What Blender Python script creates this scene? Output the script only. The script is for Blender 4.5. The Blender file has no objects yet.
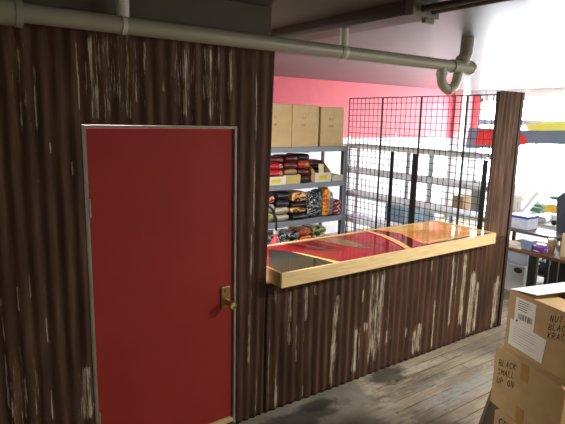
import bpy, bmesh, math, random
import numpy as np
from mathutils import Vector, Matrix
random.seed(7)
SC = bpy.context.scene
COL = SC.collection
PI = math.pi

# ------------------------------------------------------------------ materials
def lin(c):
    return tuple((v/255/12.92) if v/255 <= .04045 else ((v/255+.055)/1.055)**2.4 for v in c) + (1,)

MATS = {}
def mat(name, c, rough=.6, metal=0, var=0, vscale=6, bump=0, bscale=40, coat=0, spec=.5, stretch=(1, 1, 1)):
    if name in MATS: return MATS[name]
    m = bpy.data.materials.new(name); m.use_nodes = True
    nt = m.node_tree; b = nt.nodes['Principled BSDF']
    b.inputs['Roughness'].default_value = rough
    b.inputs['Metallic'].default_value = metal
    b.inputs['Coat Weight'].default_value = coat
    b.inputs['Coat Roughness'].default_value = .04
    b.inputs['Specular IOR Level'].default_value = spec
    col = lin(c)
    tc = nt.nodes.new('ShaderNodeTexCoord'); mp = nt.nodes.new('ShaderNodeMapping')
    mp.inputs['Scale'].default_value = stretch
    nt.links.new(tc.outputs['Object'], mp.inputs['Vector'])
    n = nt.nodes.new('ShaderNodeTexNoise'); n.inputs['Scale'].default_value = vscale; n.inputs['Detail'].default_value = 5
    nt.links.new(mp.outputs['Vector'], n.inputs['Vector'])
    r = nt.nodes.new('ShaderNodeValToRGB')
    v = max(var, .03)
    r.color_ramp.elements[0].position = .3; r.color_ramp.elements[1].position = .7
    r.color_ramp.elements[0].color = tuple(x*(1-v) for x in col[:3])+(1,)
    r.color_ramp.elements[1].color = tuple(min(1, x*(1+v)) for x in col[:3])+(1,)
    nt.links.new(n.outputs['Fac'], r.inputs['Fac']); nt.links.new(r.outputs['Color'], b.inputs['Base Color'])
    if bump:
        n2 = nt.nodes.new('ShaderNodeTexNoise'); n2.inputs['Scale'].default_value = bscale; n2.inputs['Detail'].default_value = 4
        nt.links.new(mp.outputs['Vector'], n2.inputs['Vector'])
        bp = nt.nodes.new('ShaderNodeBump'); bp.inputs['Strength'].default_value = bump; bp.inputs['Distance'].default_value = .01
        nt.links.new(n2.outputs['Fac'], bp.inputs['Height']); nt.links.new(bp.outputs['Normal'], b.inputs['Normal'])
    MATS[name] = m
    return m

def print_mat(name, base, ink, scale=30, thr=.52, ink2=None, rough=.3, stretch=(1, .2, 1.6)):
    """plastic wrapped garment: base cloth colour with a printed band of shapes"""
    if name in MATS: return MATS[name]
    m = bpy.data.materials.new(name); m.use_nodes = True
    nt = m.node_tree; b = nt.nodes['Principled BSDF']; N = nt.nodes.new; L = nt.links.new
    b.inputs['Roughness'].default_value = rough
    tc = N('ShaderNodeTexCoord'); mp = N('ShaderNodeMapping'); mp.inputs['Scale'].default_value = stretch
    L(tc.outputs['Object'], mp.inputs['Vector'])
    v = N('ShaderNodeTexNoise'); v.inputs['Scale'].default_value = scale*.5; v.inputs['Detail'].default_value = 1.5
    v.inputs['Distortion'].default_value = 1.2
    L(mp.outputs['Vector'], v.inputs['Vector'])
    r = N('ShaderNodeValToRGB'); r.color_ramp.interpolation = 'CONSTANT'
    r.color_ramp.elements[0].position = 0; r.color_ramp.elements[0].color = lin(base)
    r.color_ramp.elements[1].position = thr; r.color_ramp.elements[1].color = lin(ink)
    if ink2:
        e = r.color_ramp.elements.new(thr+.07); e.color = lin(ink2)
    L(v.outputs['Fac'], r.inputs['Fac']); L(r.outputs['Color'], b.inputs['Base Color'])
    n2 = N('ShaderNodeTexNoise'); n2.inputs['Scale'].default_value = 22; n2.inputs['Detail'].default_value = 3
    L(tc.outputs['Object'], n2.inputs['Vector'])
    bp = N('ShaderNodeBump'); bp.inputs['Strength'].default_value = .5; bp.inputs['Distance'].default_value = .02
    L(n2.outputs['Fac'], bp.inputs['Height']); L(bp.outputs['Normal'], b.inputs['Normal'])
    MATS[name] = m
    return m

def emis(name, c, s):
    m = bpy.data.materials.new(name); m.use_nodes = True
    nt = m.node_tree; nt.nodes.clear()
    o = nt.nodes.new('ShaderNodeOutputMaterial'); e = nt.nodes.new('ShaderNodeEmission')
    e.inputs['Color'].default_value = lin(c); e.inputs['Strength'].default_value = s
    nt.links.new(e.outputs[0], o.inputs[0])
    return m

# ------------------------------------------------------------------ mesh building
class MB:
    def __init__(s): s.v = []; s.f = []; s.mi = []
    def add(s, vs, fs, mi=0):
        o = len(s.v); s.v += [tuple(p) for p in vs]
        for f in fs: s.f.append(tuple(i+o for i in f)); s.mi.append(mi)
        return s
    def box(s, x0, x1, y0, y1, z0, z1, mi=0, M=None):
        vs = [(x0,y0,z0),(x1,y0,z0),(x1,y1,z0),(x0,y1,z0),(x0,y0,z1),(x1,y0,z1),(x1,y1,z1),(x0,y1,z1)]
        if M is not None: vs = [M @ Vector(p) for p in vs]
        return s.add(vs, [(0,3,2,1),(4,5,6,7),(0,1,5,4),(1,2,6,5),(2,3,7,6),(3,0,4,7)], mi)
    def quad(s, a, b, c, d, mi=0): return s.add([a,b,c,d], [(0,1,2,3)], mi)
    def prism(s, pts, z0, z1, mi=0, axis='z'):
        n = len(pts)
        def P(p, h):
            return {'z': (p[0],p[1],h), 'y': (p[0],h,p[1]), 'x': (h,p[0],p[1])}[axis]
        vs = [P(p,z0) for p in pts]+[P(p,z1) for p in pts]
        fs = [tuple(range(n))[::-1], tuple(range(n,2*n))]+[(i,(i+1)%n,n+(i+1)%n,n+i) for i in range(n)]
        return s.add(vs, fs, mi)
    def tube(s, path, r, seg=10, mi=0, cap=True):
        P = [Vector(p) for p in path]; n = len(P)
        R = r if isinstance(r, (list, tuple)) else [r]*n
        T = []
        for i in range(n):
            t = (P[min(i+1,n-1)]-P[max(i-1,0)]).normalized(); T.append(t)
        a = Vector((0,0,1)) if abs(T[0].z) < .9 else Vector((1,0,0))
        u = T[0].cross(a).normalized(); vs = []
        for i in range(n):
            u = (u - T[i]*u.dot(T[i])).normalized(); w = T[i].cross(u)
            for k in range(seg):
                an = 2*PI*k/seg; vs.append(P[i]+(u*math.cos(an)+w*math.sin(an))*R[i])
        fs = []
        for i in range(n-1):
            for k in range(seg):
                k2 = (k+1)%seg
                fs.append((i*seg+k, i*seg+k2, (i+1)*seg+k2, (i+1)*seg+k))
        if cap:
            fs.append(tuple(range(seg))[::-1]); fs.append(tuple((n-1)*seg+k for k in range(seg)))
        return s.add(vs, fs, mi)
    def lathe(s, prof, cx=0, cy=0, seg=20, mi=0, axis='z'):
        vs = []; n = len(prof)
        for r, h in prof:
            for k in range(seg):
                an = 2*PI*k/seg; a, b = r*math.cos(an), r*math.sin(an)
                vs.append({'z': (cx+a,cy+b,h), 'x': (h,cx+a,cy+b), 'y': (cx+a,h,cy+b)}[axis])
        fs = []
        for i in range(n-1):
            for k in range(seg):
                k2 = (k+1)%seg; fs.append((i*seg+k, i*seg+k2, (i+1)*seg+k2, (i+1)*seg+k))
        fs.append(tuple(range(seg))[::-1]); fs.append(tuple((n-1)*seg+k for k in range(seg)))
        return s.add(vs, fs, mi)
    def build(s, name, m, parent=None, bevel=0, smooth=False, loc=(0,0,0), rot=None, seg=2):
        me = bpy.data.meshes.new(name); me.from_pydata(s.v, [], s.f)
        ms = m if isinstance(m, (list, tuple)) else [m]
        for x in ms: me.materials.append(x)
        me.polygons.foreach_set('material_index', s.mi)
        bm = bmesh.new(); bm.from_mesh(me)
        bmesh.ops.recalc_face_normals(bm, faces=bm.faces)
        if bevel:
            es = [e for e in bm.edges if len(e.link_faces) == 2 and e.calc_face_angle(0) > .6]
            bmesh.ops.bevel(bm, geom=es, offset=bevel, segments=seg, affect='EDGES', profile=.5)
        bm.to_mesh(me); bm.free()
        if smooth:
            for p in me.polygons: p.use_smooth = True
            try: me.set_sharp_from_angle(angle=math.radians(42))
            except Exception: pass
        o = bpy.data.objects.new(name, me); COL.objects.link(o)
        o.location = loc
        if rot: o.rotation_euler = rot
        if parent: o.parent = parent
        return o

def tag(o, label=None, cat=None, group=None, kind=None):
    if label: o['label'] = label
    if cat: o['category'] = cat
    if group: o['group'] = group
    if kind: o['kind'] = kind
    return o
def thing(name, label, cat, loc=(0,0,0), rotz=0, group=None):
    o = bpy.data.objects.new(name, None); COL.objects.link(o)
    o.location = loc; o.rotation_euler = (0,0,rotz); o.empty_display_size = .1
    return tag(o, label, cat, group)
def copy_tree(o, parent=None):
    c = o.copy(); COL.objects.link(c)
    if parent: c.parent = parent
    for ch in [x for x in COL.objects if x.parent == o]: copy_tree(ch, c)
    return c
def struct(mb, name, m, label=None, parent=None, **k):
    o = mb.build(name, m, parent, **k)
    if parent is None: tag(o, label, None, None, 'structure')
    return o
# ------------------------------------------------------------------ camera
# stands in front of the wall (front face of the wall is y = 0, floor is z = 0), looking right and slightly down
f, pitch, roll, yaw = 511.7, math.radians(10.355), math.radians(1.279), math.radians(35.68)
F = Vector((math.sin(yaw)*math.cos(pitch), math.cos(yaw)*math.cos(pitch), -math.sin(pitch)))
rt = Vector((math.cos(yaw), -math.sin(yaw), 0)); up = rt.cross(F)
R = rt*math.cos(roll)+up*math.sin(roll); U = -rt*math.sin(roll)+up*math.cos(roll)
cd = bpy.data.cameras.new('camera'); cam = bpy.data.objects.new('camera', cd); COL.objects.link(cam)
Mx = Matrix(((R.x,U.x,-F.x,0),(R.y,U.y,-F.y,-2.8),(R.z,U.z,-F.z,2.1),(0,0,0,1)))
cam.matrix_world = Mx
cd.sensor_fit = 'HORIZONTAL'; cd.sensor_width = 36; cd.lens = f/565*36; cd.clip_start = .05; cd.clip_end = 100
SC.camera = cam

# ------------------------------------------------------------------ common materials
CARD = mat('cardboard', (178,148,104), .8, var=.08, vscale=9, bump=.15, bscale=60)
CARD_PALE = mat('pale_cardboard', (214,184,134), .8, var=.06, vscale=8, bump=.1)
TAPE = mat('packing_tape', (214,196,150), .25)
PAPER = mat('white_paper', (228,222,212), .7)
INK = mat('marker_ink', (66,44,26), .7)
PINE = mat('varnished_pine', (228,198,142), .38, var=.16, vscale=5, stretch=(1, 14, 14), coat=.3)
PINE_SHADED = mat('shaded_pine_end', (176,132,80), .5, var=.2, vscale=8)  # pine of the left end face, its shading put into the colour
PVC = mat('grey_pvc', (134,130,112), .38, var=.06)
STEEL = mat('grey_galvanised_steel', (150,156,162), .42, metal=.35, var=.08)
SHELFGREY = mat('shelf_grey_blue', (138,146,156), .45, metal=.2, var=.05)
BLACKM = mat('black_metal', (20,20,23), .45)
BLACKP = mat('black_plastic', (24,24,27), .4)
WHITEP = mat('white_paint', (236,236,234), .5)
DARKRAIL = mat('dark_trunking_metal', (78,72,64), .45, metal=.3)

# ------------------------------------------------------------------ rusty corrugated sheet
def rust_mat(name='rusty_corrugated_iron', g=1.0, grey=.12):
    def lin(c, _l=globals()['lin']):
        m_ = sum(c)/3; return _l(tuple(min(255, (v+(m_-v)*grey)*g) for v in c))
    m = bpy.data.materials.new(name); m.use_nodes = True
    nt = m.node_tree; b = nt.nodes['Principled BSDF']; N = nt.nodes.new; L = nt.links.new
    b.inputs['Roughness'].default_value = .7; b.inputs['Specular IOR Level'].default_value = .12
    tc = N('ShaderNodeTexCoord')
    def noise(sc, st, det=6, ro=.6):
        mp = N('ShaderNodeMapping'); mp.inputs['Scale'].default_value = st
        L(tc.outputs['Object'], mp.inputs['Vector'])
        n = N('ShaderNodeTexNoise'); n.inputs['Scale'].default_value = sc; n.inputs['Detail'].default_value = det; n.inputs['Roughness'].default_value = ro
        L(mp.outputs['Vector'], n.inputs['Vector']); return n.outputs['Fac']
    base = N('ShaderNodeValToRGB'); e = base.color_ramp.elements
    e[0].position = .3; e[0].color = lin((51,36,26)); e[1].position = .72; e[1].color = lin((98,67,48))
    x = e.new(.5); x.color = lin((72,48,35))
    L(noise(5, (4, 1, .35)), base.inputs['Fac'])
    ora = N('ShaderNodeValToRGB'); e = ora.color_ramp.elements
    e[0].position = .58; e[0].color = (0,0,0,1); e[1].position = .75; e[1].color = (.55,.55,.55,1)
    L(noise(3, (5, 1, .5)), ora.inputs['Fac'])
    mx = N('ShaderNodeMixRGB'); L(ora.outputs['Color'], mx.inputs['Fac']); L(base.outputs['Color'], mx.inputs['Color1'])
    mx.inputs['Color2'].default_value = lin((106,70,42))
    # flaking pale paint: where the sheet carries an old drip, broken up by noise
    at = N('ShaderNodeAttribute'); at.attribute_name = 'paint'
    n1 = noise(26, (4.2, 1, .2), 8, .7)
    a = N('ShaderNodeMath'); a.operation = 'MULTIPLY_ADD'; L(n1, a.inputs[0]); a.inputs[1].default_value = 3.4; L(at.outputs['Fac'], a.inputs[2])
    pr = N('ShaderNodeValToRGB'); e = pr.color_ramp.elements
    e[0].position = .0; e[0].color = (0,0,0,1); e[1].position = 1; e[1].color = (1,1,1,1)
    sub = N('ShaderNodeMath'); sub.operation = 'SUBTRACT'; L(a.outputs[0], sub.inputs[0]); sub.inputs[1].default_value = 2.42
    mul = N('ShaderNodeMath'); mul.operation = 'MULTIPLY'; mul.use_clamp = True; L(sub.outputs[0], mul.inputs[0]); mul.inputs[1].default_value = 3.2
    pc = N('ShaderNodeValToRGB'); e = pc.color_ramp.elements
    e[0].position = .35; e[0].color = lin((140,122,96)); e[1].position = .65; e[1].color = lin((190,178,156))
    L(noise(10, (2, 1, .6)), pc.inputs['Fac'])
    mx2 = N('ShaderNodeMixRGB'); L(mul.outputs[0], mx2.inputs['Fac']); L(mx.outputs['Color'], mx2.inputs['Color1']); L(pc.outputs['Color'], mx2.inputs['Color2'])
    L(mx2.outputs['Color'], b.inputs['Base Color'])
    bp = N('ShaderNodeBump'); bp.inputs['Strength'].default_value = .25; bp.inputs['Distance'].default_value = .004
    L(noise(40, (1, 1, .4)), bp.inputs['Height']); L(bp.outputs['Normal'], b.inputs['Normal'])
    return m
RUST = rust_mat()
RUST_LIT = rust_mat('lit_corrugated_iron', 1.5, .42)  # same sheet on the pillar, the light falling on it put into the colour

STREAKS = [(2.1, 0.45, 0.91, 0.026), (2.246, 0.61, 0.91, 0.027), (2.168, 0.29, 0.63, 0.013), (2.333, 0.79, 0.91, 0.02), (2.239, 0.01, 0.13, 0.01), (1.965, 0.81, 0.94, 0.018), (1.981, -0.02, 0.4, 0.016), (2.553, 0.54, 0.78, 0.037), (2.538, 0.25, 0.66, 0.044), (2.511, 0.02, 0.41, 0.037), (2.821, 0.65, 0.78, 0.024), (2.872, 0.39, 0.49, 0.041), (2.766, 0.03, 0.47, 0.048), (2.929, 0.07, 0.92, 0.033), (2.991, 0.06, 0.91, 0.038), (3.033, 0.27, 0.9, 0.034), (3.064, 0.55, 0.89, 0.026), (3.134, 0.22, 0.35, 0.044), (3.745, 0.01, 0.54, 0.039), (3.658, 0.77, 0.89, 0.023), (3.979, 0.15, 0.93, 0.051), (4.044, 0.48, 0.9, 0.021), (4.159, 0.11, 0.92, 0.053), (4.314, 0.0, 0.71, 0.1), (4.403, 0.02, 0.59, 0.051), (3.549, 0.04, 0.33, 0.065), (3.485, 0.02, 0.28, 0.036), (4.746, 0.01, 0.6, 0.061), (4.706, -0.02, 0.54, 0.036), (3.386, 0.21, 0.33, 0.022), (0.438, 2.0, 2.45, 0.016), (0.503, 2.02, 2.36, 0.017), (0.708, 2.1, 2.52, 0.014), (0.777, 2.05, 2.53, 0.033), (0.661, 1.77, 1.86, 0.014), (0.56, 1.89, 1.97, 0.007), (0.495, 1.75, 1.79, 0.009), (0.671, 0.36, 0.72, 0.088), (0.284, 0.93, 1.21, 0.013), (0.283, 0.56, 0.9, 0.017), (0.293, 0.5, 0.61, 0.018), (0.362, 1.09, 1.24, 0.017), (0.421, 1.14, 1.37, 0.007), (0.488, 0.77, 1.25, 0.009), (0.359, 0.48, 0.75, 0.014), (0.415, 0.46, 0.84, 0.012), (0.487, 0.43, 0.63, 0.012), (0.67, 0.37, 0.66, 0.036), (0.968, 2.05, 2.59, 0.031), (0.805, 2.05, 2.32, 0.02), (0.747, 2.22, 2.43, 0.011), (1.012, 2.16, 2.34, 0.009), (1.168, 2.22, 2.36, 0.013), (1.297, 2.07, 2.51, 0.035), (1.425, 2.17, 2.52, 0.022), (1.462, 2.05, 2.53, 0.023), (1.596, 2.24, 2.52, 0.035), (1.528, 2.05, 2.16, 0.012), (1.785, 1.31, 2.46, 0.017), (1.592, 2.18, 2.5, 0.019), (1.764, 1.02, 1.37, 0.029), (1.757, 0.4, 0.83, 0.033), (1.926, 0.03, 0.59, 0.02), (1.842, 0.02, 0.37, 0.016), (1.965, 0.82, 0.92, 0.016), (1.991, 0.01, 0.22, 0.02)]
# wide faded zones where only flecks of the paint are left
HAZE = [(.86,2.0,2.62,.36,.55),(1.3,2.0,2.62,.3,.62),(1.48,2.0,2.62,.26,.55),(1.03,2.05,2.6,.2,.5),(.35,.3,.95,.34,.5),(.45,1.9,2.5,.2,.45),
        (2.98,.0,.95,.28,.74),(2.77,.0,.5,.2,.66),(2.53,.0,.8,.14,.72),(2.2,.3,.95,.25,.42),(3.53,.0,.36,.2,.66),(4.02,.1,.95,.2,.52),(4.34,.0,.75,.24,.68),(4.75,.0,.62,.14,.7),(1.77,.3,1.4,.1,.45),(3.15,.1,.9,.2,.45)]
PITCH, AMP = .076, .0062
def corrugated(name, x0, x1, z0, z1, label, edge=lambda x, z: x, hole=None):
    """one skin of corrugated iron on battens; hole = (xa, xb, zt) is a door opening reaching the floor"""
    dx, dz = PITCH/12, .03
    nx = max(2, int(round((x1-x0)/dx))); nz = max(2, int(round((z1-z0)/dz)))
    xs = [x0+(x1-x0)*i/nx for i in range(nx+1)]; zs = [z0+(z1-z0)*j/nz for j in range(nz+1)]
    if hole:
        xs = sorted(set([x for x in xs if abs(x-hole[0]) > .003 and abs(x-hole[1]) > .003]+[hole[0], hole[1]]))
        zs = sorted(set([z for z in zs if abs(z-hole[2]) > .012]+[hole[2]]))
        nx, nz = len(xs)-1, len(zs)-1
    rng = random.Random(3)
    foot = [rng.random()*.012 for _ in range(400)]
    X = np.array(xs); Z = np.array(zs)
    yy = (.0085 if 'pillar' in name else AMP)*np.cos(2*PI*X/PITCH)+.0035*np.sin(X*5.1+1)
    V = []; A = np.zeros((len(zs), len(xs)))
    for (sx, za, zb, w) in STREAKS:
        hw = max(w*.66, .007); amp = .9 if sx < 1.95 else 1.06
        L = zb-za
        wx = np.clip(1.25-np.abs(X-sx)/hw, 0, 1)
        t = (Z-za)/max(L, .01)
        wz = np.clip(np.minimum(t/.12, (1-t)/.12)+.2, 0, 1)*((t > -.03) & (t < 1.03))
        A = np.maximum(A, amp*wz[:, None]*wx[None, :])
    for (sx, za, zb, w, amp) in HAZE:
        wx = np.clip(1.4*(1-np.abs(X-sx)/(w*.5)), 0, 1); t = (Z-za)/(zb-za)
        wz = np.clip(np.minimum(t/.25, (1-t)/.25)+.15, 0, 1)*((t > 0) & (t < 1))
        A = np.maximum(A, amp*wz[:, None]*wx[None, :])
    for j, z in enumerate(zs):
        for i, x in enumerate(xs):
            V.append((edge(x, z), -yy[i], z))
    fs = []
    n = len(xs)
    for j in range(nz):
        for i in range(nx):
            if hole and hole[0]-.001 <= xs[i] and xs[i+1] <= hole[1]+.001 and zs[j+1] <= hole[2]+.001: continue
            a = j*n+i
            fs.append((a, a+1, a+n+1, a+n))
    me = bpy.data.meshes.new(name); me.from_pydata(V, [], fs); me.materials.append(RUST_LIT if 'pillar' in name else RUST)
    at = me.attributes.new('paint', 'FLOAT', 'POINT'); at.data.foreach_set('value', A.ravel().astype(np.float32))
    for p in me.polygons: p.use_smooth = True
    o = bpy.data.objects.new(name, me); COL.objects.link(o)
    so = o.modifiers.new('thickness', 'SOLIDIFY'); so.thickness = .0025; so.offset = -1
    tag(o, label, None, None, 'structure')
    return o

STUD = mat('dark_timber_studs', (70,55,42), .8, var=.2)
TRIMGREY = mat('dull_grey_board', (70,61,46), .7, var=.08)
CEIL = 2.78
w1 = corrugated('wall_front', -1.5, 1.895, 0.0, 2.6, 'rusty corrugated iron wall around the red door', edge=lambda x, z: x+(z-1.5)*.026*min(1, max(0, (x-1.71)/.18)), hole=(.716, 1.650, 2.046))
b = MB(); b.box(-1.5,.69,.012,.09,0,2.6); b.box(1.67,1.885,.012,.09,0,2.6); b.box(.69,1.67,.012,.09,2.075,2.6)
struct(b, 'wall_frame', STUD, parent=w1)
b = MB(); b.box(-1.5,1.89,-.005,.09,2.6,CEIL); struct(b, 'trim_1', TRIMGREY, 'grey header board above the corrugated wall', bevel=.002)
w2 = corrugated('wall_counter', 1.897, 4.875, 0.0, .972, 'rusty corrugated iron front under the pale wood counter')
b = MB(); b.box(1.9,4.86,.012,.09,0,.97); struct(b, 'wall_frame', STUD, parent=w2)
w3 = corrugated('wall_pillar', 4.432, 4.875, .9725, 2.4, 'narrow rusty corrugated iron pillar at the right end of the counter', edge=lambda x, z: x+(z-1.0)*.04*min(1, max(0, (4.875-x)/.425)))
b = MB(); b.box(4.52,4.862,.012,.07,.9725,2.395); struct(b, 'wall_frame', STUD, parent=w3)
# loose dark edge strip down the right end of the wall
b = MB(); b.box(4.863,4.886,.0,.09,0,2.36); struct(b, 'trim_2', mat('dark_edge_strip', (40,34,30), .6), 'dark strip down the open end of the corrugated pillar')

# ------------------------------------------------------------------ room shell
def ceil_mat():
    m = mat('grey_gloss_ceiling', (94,95,96), .38, var=.07, vscale=1.4, bump=.1, bscale=7, spec=.34)
    return m
XR, YB, YF, XL = 10.0, 4.3, -6.5, -1.6
b = MB(); b.box(2.37,XR,YF,YB,CEIL,CEIL+.1); struct(b, 'ceiling', ceil_mat(), 'glossy grey ceiling')
b = MB(); b.box(XL,2.37,YF,YB,CEIL,CEIL+.1); struct(b, 'ceiling', mat('shaded_ceiling', (70,65,56), .5, var=.08, vscale=1.5), 'ceiling left of the trunking, with its shade put into the darker colour')  # same ceiling, the shade beside the trunking put into the colour

def floor_mat():
    m = bpy.data.materials.new('worn_floor'); m.use_nodes = True
    nt = m.node_tree; bs = nt.nodes['Principled BSDF']; N = nt.nodes.new; L = nt.links.new
    tc = N('ShaderNodeTexCoord'); V = tc.outputs['Object']
    def noise(sc, st=(1,1,1), det=6, ro=.6):
        mp = N('ShaderNodeMapping'); mp.inputs['Scale'].default_value = st; L(V, mp.inputs['Vector'])
        n = N('ShaderNodeTexNoise'); n.inputs['Scale'].default_value = sc; n.inputs['Detail'].default_value = det; n.inputs['Roughness'].default_value = ro
        L(mp.outputs['Vector'], n.inputs['Vector']); return n.outputs['Fac']
    def ramp(fac, *st, const=False):
        r = N('ShaderNodeValToRGB'); e = r.color_ramp.elements
        if const: r.color_ramp.interpolation = 'CONSTANT'
        e[0].position, e[0].color = st[0][0], st[0][1]; e[1].position, e[1].color = st[-1][0], st[-1][1]
        for p, c in st[1:-1]: x = e.new(p); x.color = c
        L(fac, r.inputs['Fac']); return r.outputs['Color']
    def mix(f, a, c, mode='MIX'):
        x = N('ShaderNodeMixRGB'); x.blend_type = mode
        for s, i in ((f,'Fac'),(a,'Color1'),(c,'Color2')):
            if isinstance(s, (int, float)): x.inputs[i].default_value = s
            elif isinstance(s, tuple): x.inputs[i].default_value = s
            else: L(s, x.inputs[i])
        return x.outputs['Color']
    def math_(op, a, c, clamp=False):
        x = N('ShaderNodeMath'); x.operation = op; x.use_clamp = clamp
        for s, i in ((a,0),(c,1)):
            if isinstance(s, (int, float)): x.inputs[i].default_value = s
            else: L(s, x.inputs[i])
        return x.outputs[0]
    # boards running along the wall
    br = N('ShaderNodeTexBrick'); L(V, br.inputs['Vector'])
    br.inputs['Scale'].default_value = 1; br.inputs['Brick Width'].default_value = 2.3; br.inputs['Row Height'].default_value = .105
    br.inputs['Mortar Size'].default_value = .005; br.inputs['Mortar Smooth'].default_value = .3; br.offset = .37
    br.inputs['Color1'].default_value = lin((195,172,137)); br.inputs['Color2'].default_value = lin((156,137,111)); br.inputs['Mortar'].default_value = lin((62,52,41))
    grain = ramp(noise(3, (1.2, 16, 1)), (.3, lin((119,104,83))), (.55, lin((205,184,148))), (.75, lin((205,190,158))))
    boards = mix(.55, br.outputs['Color'], grain)
    gapn = ramp(noise(2.4, (.7, 2, 1), 6, .7), (.4, (.12,.12,.12,1)), (.62, (.95,.95,.95,1)))
    boards = mix(math_('MULTIPLY', br.outputs['Fac'], gapn), boards, lin((50,42,33)))
    # worn through to bare pale wood / old blue-grey paint, in streaks along the boards
    pale = ramp(noise(2.2, (1, 3.2, 1), 8, .7), (.56, (0,0,0,1)), (.64, (.5,.5,.5,1)))
    boards = mix(pale, boards, lin((205,190,158)))
    blue = ramp(noise(1.3, (.8, 2.2, 1), 8, .7), (.6, (0,0,0,1)), (.66, (.8,.8,.8,1)))
    mp = N('ShaderNodeMapping'); mp.inputs['Location'].default_value = (5, 3, 0)
    boards = mix(blue, boards, lin((195,208,208)))
    dirt = ramp(noise(1.1, (1, 1.6, 1), 8, .7), (.35, (1,1,1,1)), (.62, (0,0,0,1)))
    boards = mix(math_('MULTIPLY', dirt, .75), boards, lin((92,84,68)))
    conc = ramp(noise(2.6, (1,1,1), 8, .65), (.3, lin((109,104,88))), (.5, lin((140,133,114))), (.7, lin((166,158,135))))
    sx = N('ShaderNodeSeparateXYZ'); L(V, sx.inputs[0])
    wob = noise(3.5, (1,1,1), 6, .7)
    edge = math_('ADD', math_('SUBTRACT', sx.outputs['X'], math_('MULTIPLY', sx.outputs['Y'], .45)), math_('MULTIPLY', math_('SUBTRACT', wob, .5), .5))
    isb = math_('MULTIPLY', math_('SUBTRACT', edge, 2.72), 9, True)
    col = mix(isb, conc, boards)
    # splintered pale rim where the boards begin
    rim = math_('MULTIPLY', math_('SUBTRACT', .17, math_('ABSOLUTE', math_('SUBTRACT', edge, 2.9), 0)), 9, True)
    rim = math_('MULTIPLY', rim, ramp(noise(9, (1, 3, 1), 6, .7), (.42, (0,0,0,1)), (.55, (.9,.9,.9,1))))
    col = mix(rim, col, lin((198,184,152)))
    # dark soaked stains by the foot of the wall
    def spot(cx, cy, rx, ry):
        mp = N('ShaderNodeMapping'); L(V, mp.inputs['Vector'])
        mp.inputs['Scale'].default_value = (1/rx, 1/ry, 0); mp.inputs['Location'].default_value = (-cx/rx, -cy/ry, 0)
        g = N('ShaderNodeVectorMath'); g.operation = 'LENGTH'; L(mp.outputs[0], g.inputs[0])
        return math_('MULTIPLY', math_('SUBTRACT', 1.15, math_('ADD', g.outputs['Value'], math_('MULTIPLY', math_('SUBTRACT', noise(9, (1,1,1), 5, .7), .5), 1.6))), 2.2, True)
    worn = ramp(noise(7, (1.2, 6, 1), 8, .75), (.40, (.05,.05,.05,1)), (.56, (1,1,1,1)))
    def wear(sp, k): return math_('MULTIPLY', math_('MULTIPLY', sp, worn), k)
    col = mix(wear(spot(3.45,-.60,.55,.10), .85), col, lin((158,164,160)))
    col = mix(wear(spot(3.35,-.15,.40,.05), .9), col, lin((206,196,168)))
    col = mix(wear(spot(3.3,-.40,.3,.05), .7), col, lin((176,170,148)))
    col = mix(wear(spot(3.1,-.30,.45,.12), .6), col, lin((88,80,64)))
    col = mix(wear(spot(4.3,-.45,.9,.06), .5), col, lin((98,90,74)))
    for s in ((3.05,-.1,.22,.13), (2.28,-.12,.16,.08), (1.95,-.2,.5,.12)):
        col = mix(math_('MULTIPLY', spot(*s), .8), col, lin((52,49,41)))
    hs = N('ShaderNodeHueSaturation'); hs.inputs['Saturation'].default_value = .78; hs.inputs['Value'].default_value = .95; L(col, hs.inputs['Color'])
    L(hs.outputs['Color'], bs.inputs['Base Color'])
    bs.inputs['Roughness'].default_value = .55
    bp = N('ShaderNodeBump'); bp.inputs['Strength'].default_value = .35; bp.inputs['Distance'].default_value = .006
    L(math_('ADD', noise(14, (1, 4, 1)), math_('MULTIPLY', br.outputs['Fac'], -1.5)), bp.inputs['Height']); L(bp.outputs['Normal'], bs.inputs['Normal'])
    return m
b = MB(); b.box(XL,XR,YF,YB,-.1,0); struct(b, 'floor', floor_mat(), 'worn floor, bare concrete turning into old boards')

REDWALL = mat('red_painted_wall', (216,84,96), .55, var=.04)
WHITEWALL = mat('white_painted_wall', (232,232,234), .6, var=.03)
DIMWALL = mat('grey_plaster_wall', (96,90,82), .7, var=.06)
# back wall: red above, white below, the white edge running up in small spikes
b = MB(); b.box(XL,XR,YB,YB+.1,0,1.76)
wb = struct(b, 'wall_back', WHITEWALL, 'back wall, red above and white below')
pts = [(XL,1.76)]
rng = random.Random(11); x = XL
pts = []
while x < XR:
    pts.append((x, 1.765+rng.random()*.015)); x += .12+rng.random()*.35
    if rng.random() < .35: pts += [(x-.03, 1.775), (x, 1.79+rng.random()*.13), (x+.03, 1.775)]; x += .04
pts.append((XR,1.77))
b = MB(); b.box(XL,XR,YB,YB+.1,1.76,CEIL); struct(b, 'red_paint', REDWALL, parent=wb)
b = MB(); b.prism([(XL,1.74)]+[(XR,1.74)]+pts[::-1], YB-.002, YB+.001, axis='y'); struct(b, 'white_spiked_edge', WHITEWALL, parent=wb)
LW = (-5.9, -3.7, .9, 2.5)
b = MB(); b.box(XL-.1,XL,YF,LW[0],0,CEIL); b.box(XL-.1,XL,LW[1],YB,0,CEIL); b.box(XL-.1,XL,LW[0],LW[1],0,LW[2]); b.box(XL-.1,XL,LW[0],LW[1],LW[3],CEIL); struct(b, 'wall_left', DIMWALL, 'plain wall on the far left')
RW = (4.6, 9.6, .8, 2.6)
b = MB(); b.box(XL,RW[0],YF-.1,YF,0,CEIL); b.box(RW[1],XR,YF-.1,YF,0,CEIL); b.box(RW[0],RW[1],YF-.1,YF,0,RW[2]); b.box(RW[0],RW[1],YF-.1,YF,RW[3],CEIL)
struct(b, 'wall_rear', DIMWALL, 'plain wall with an added window behind the viewer')
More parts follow.
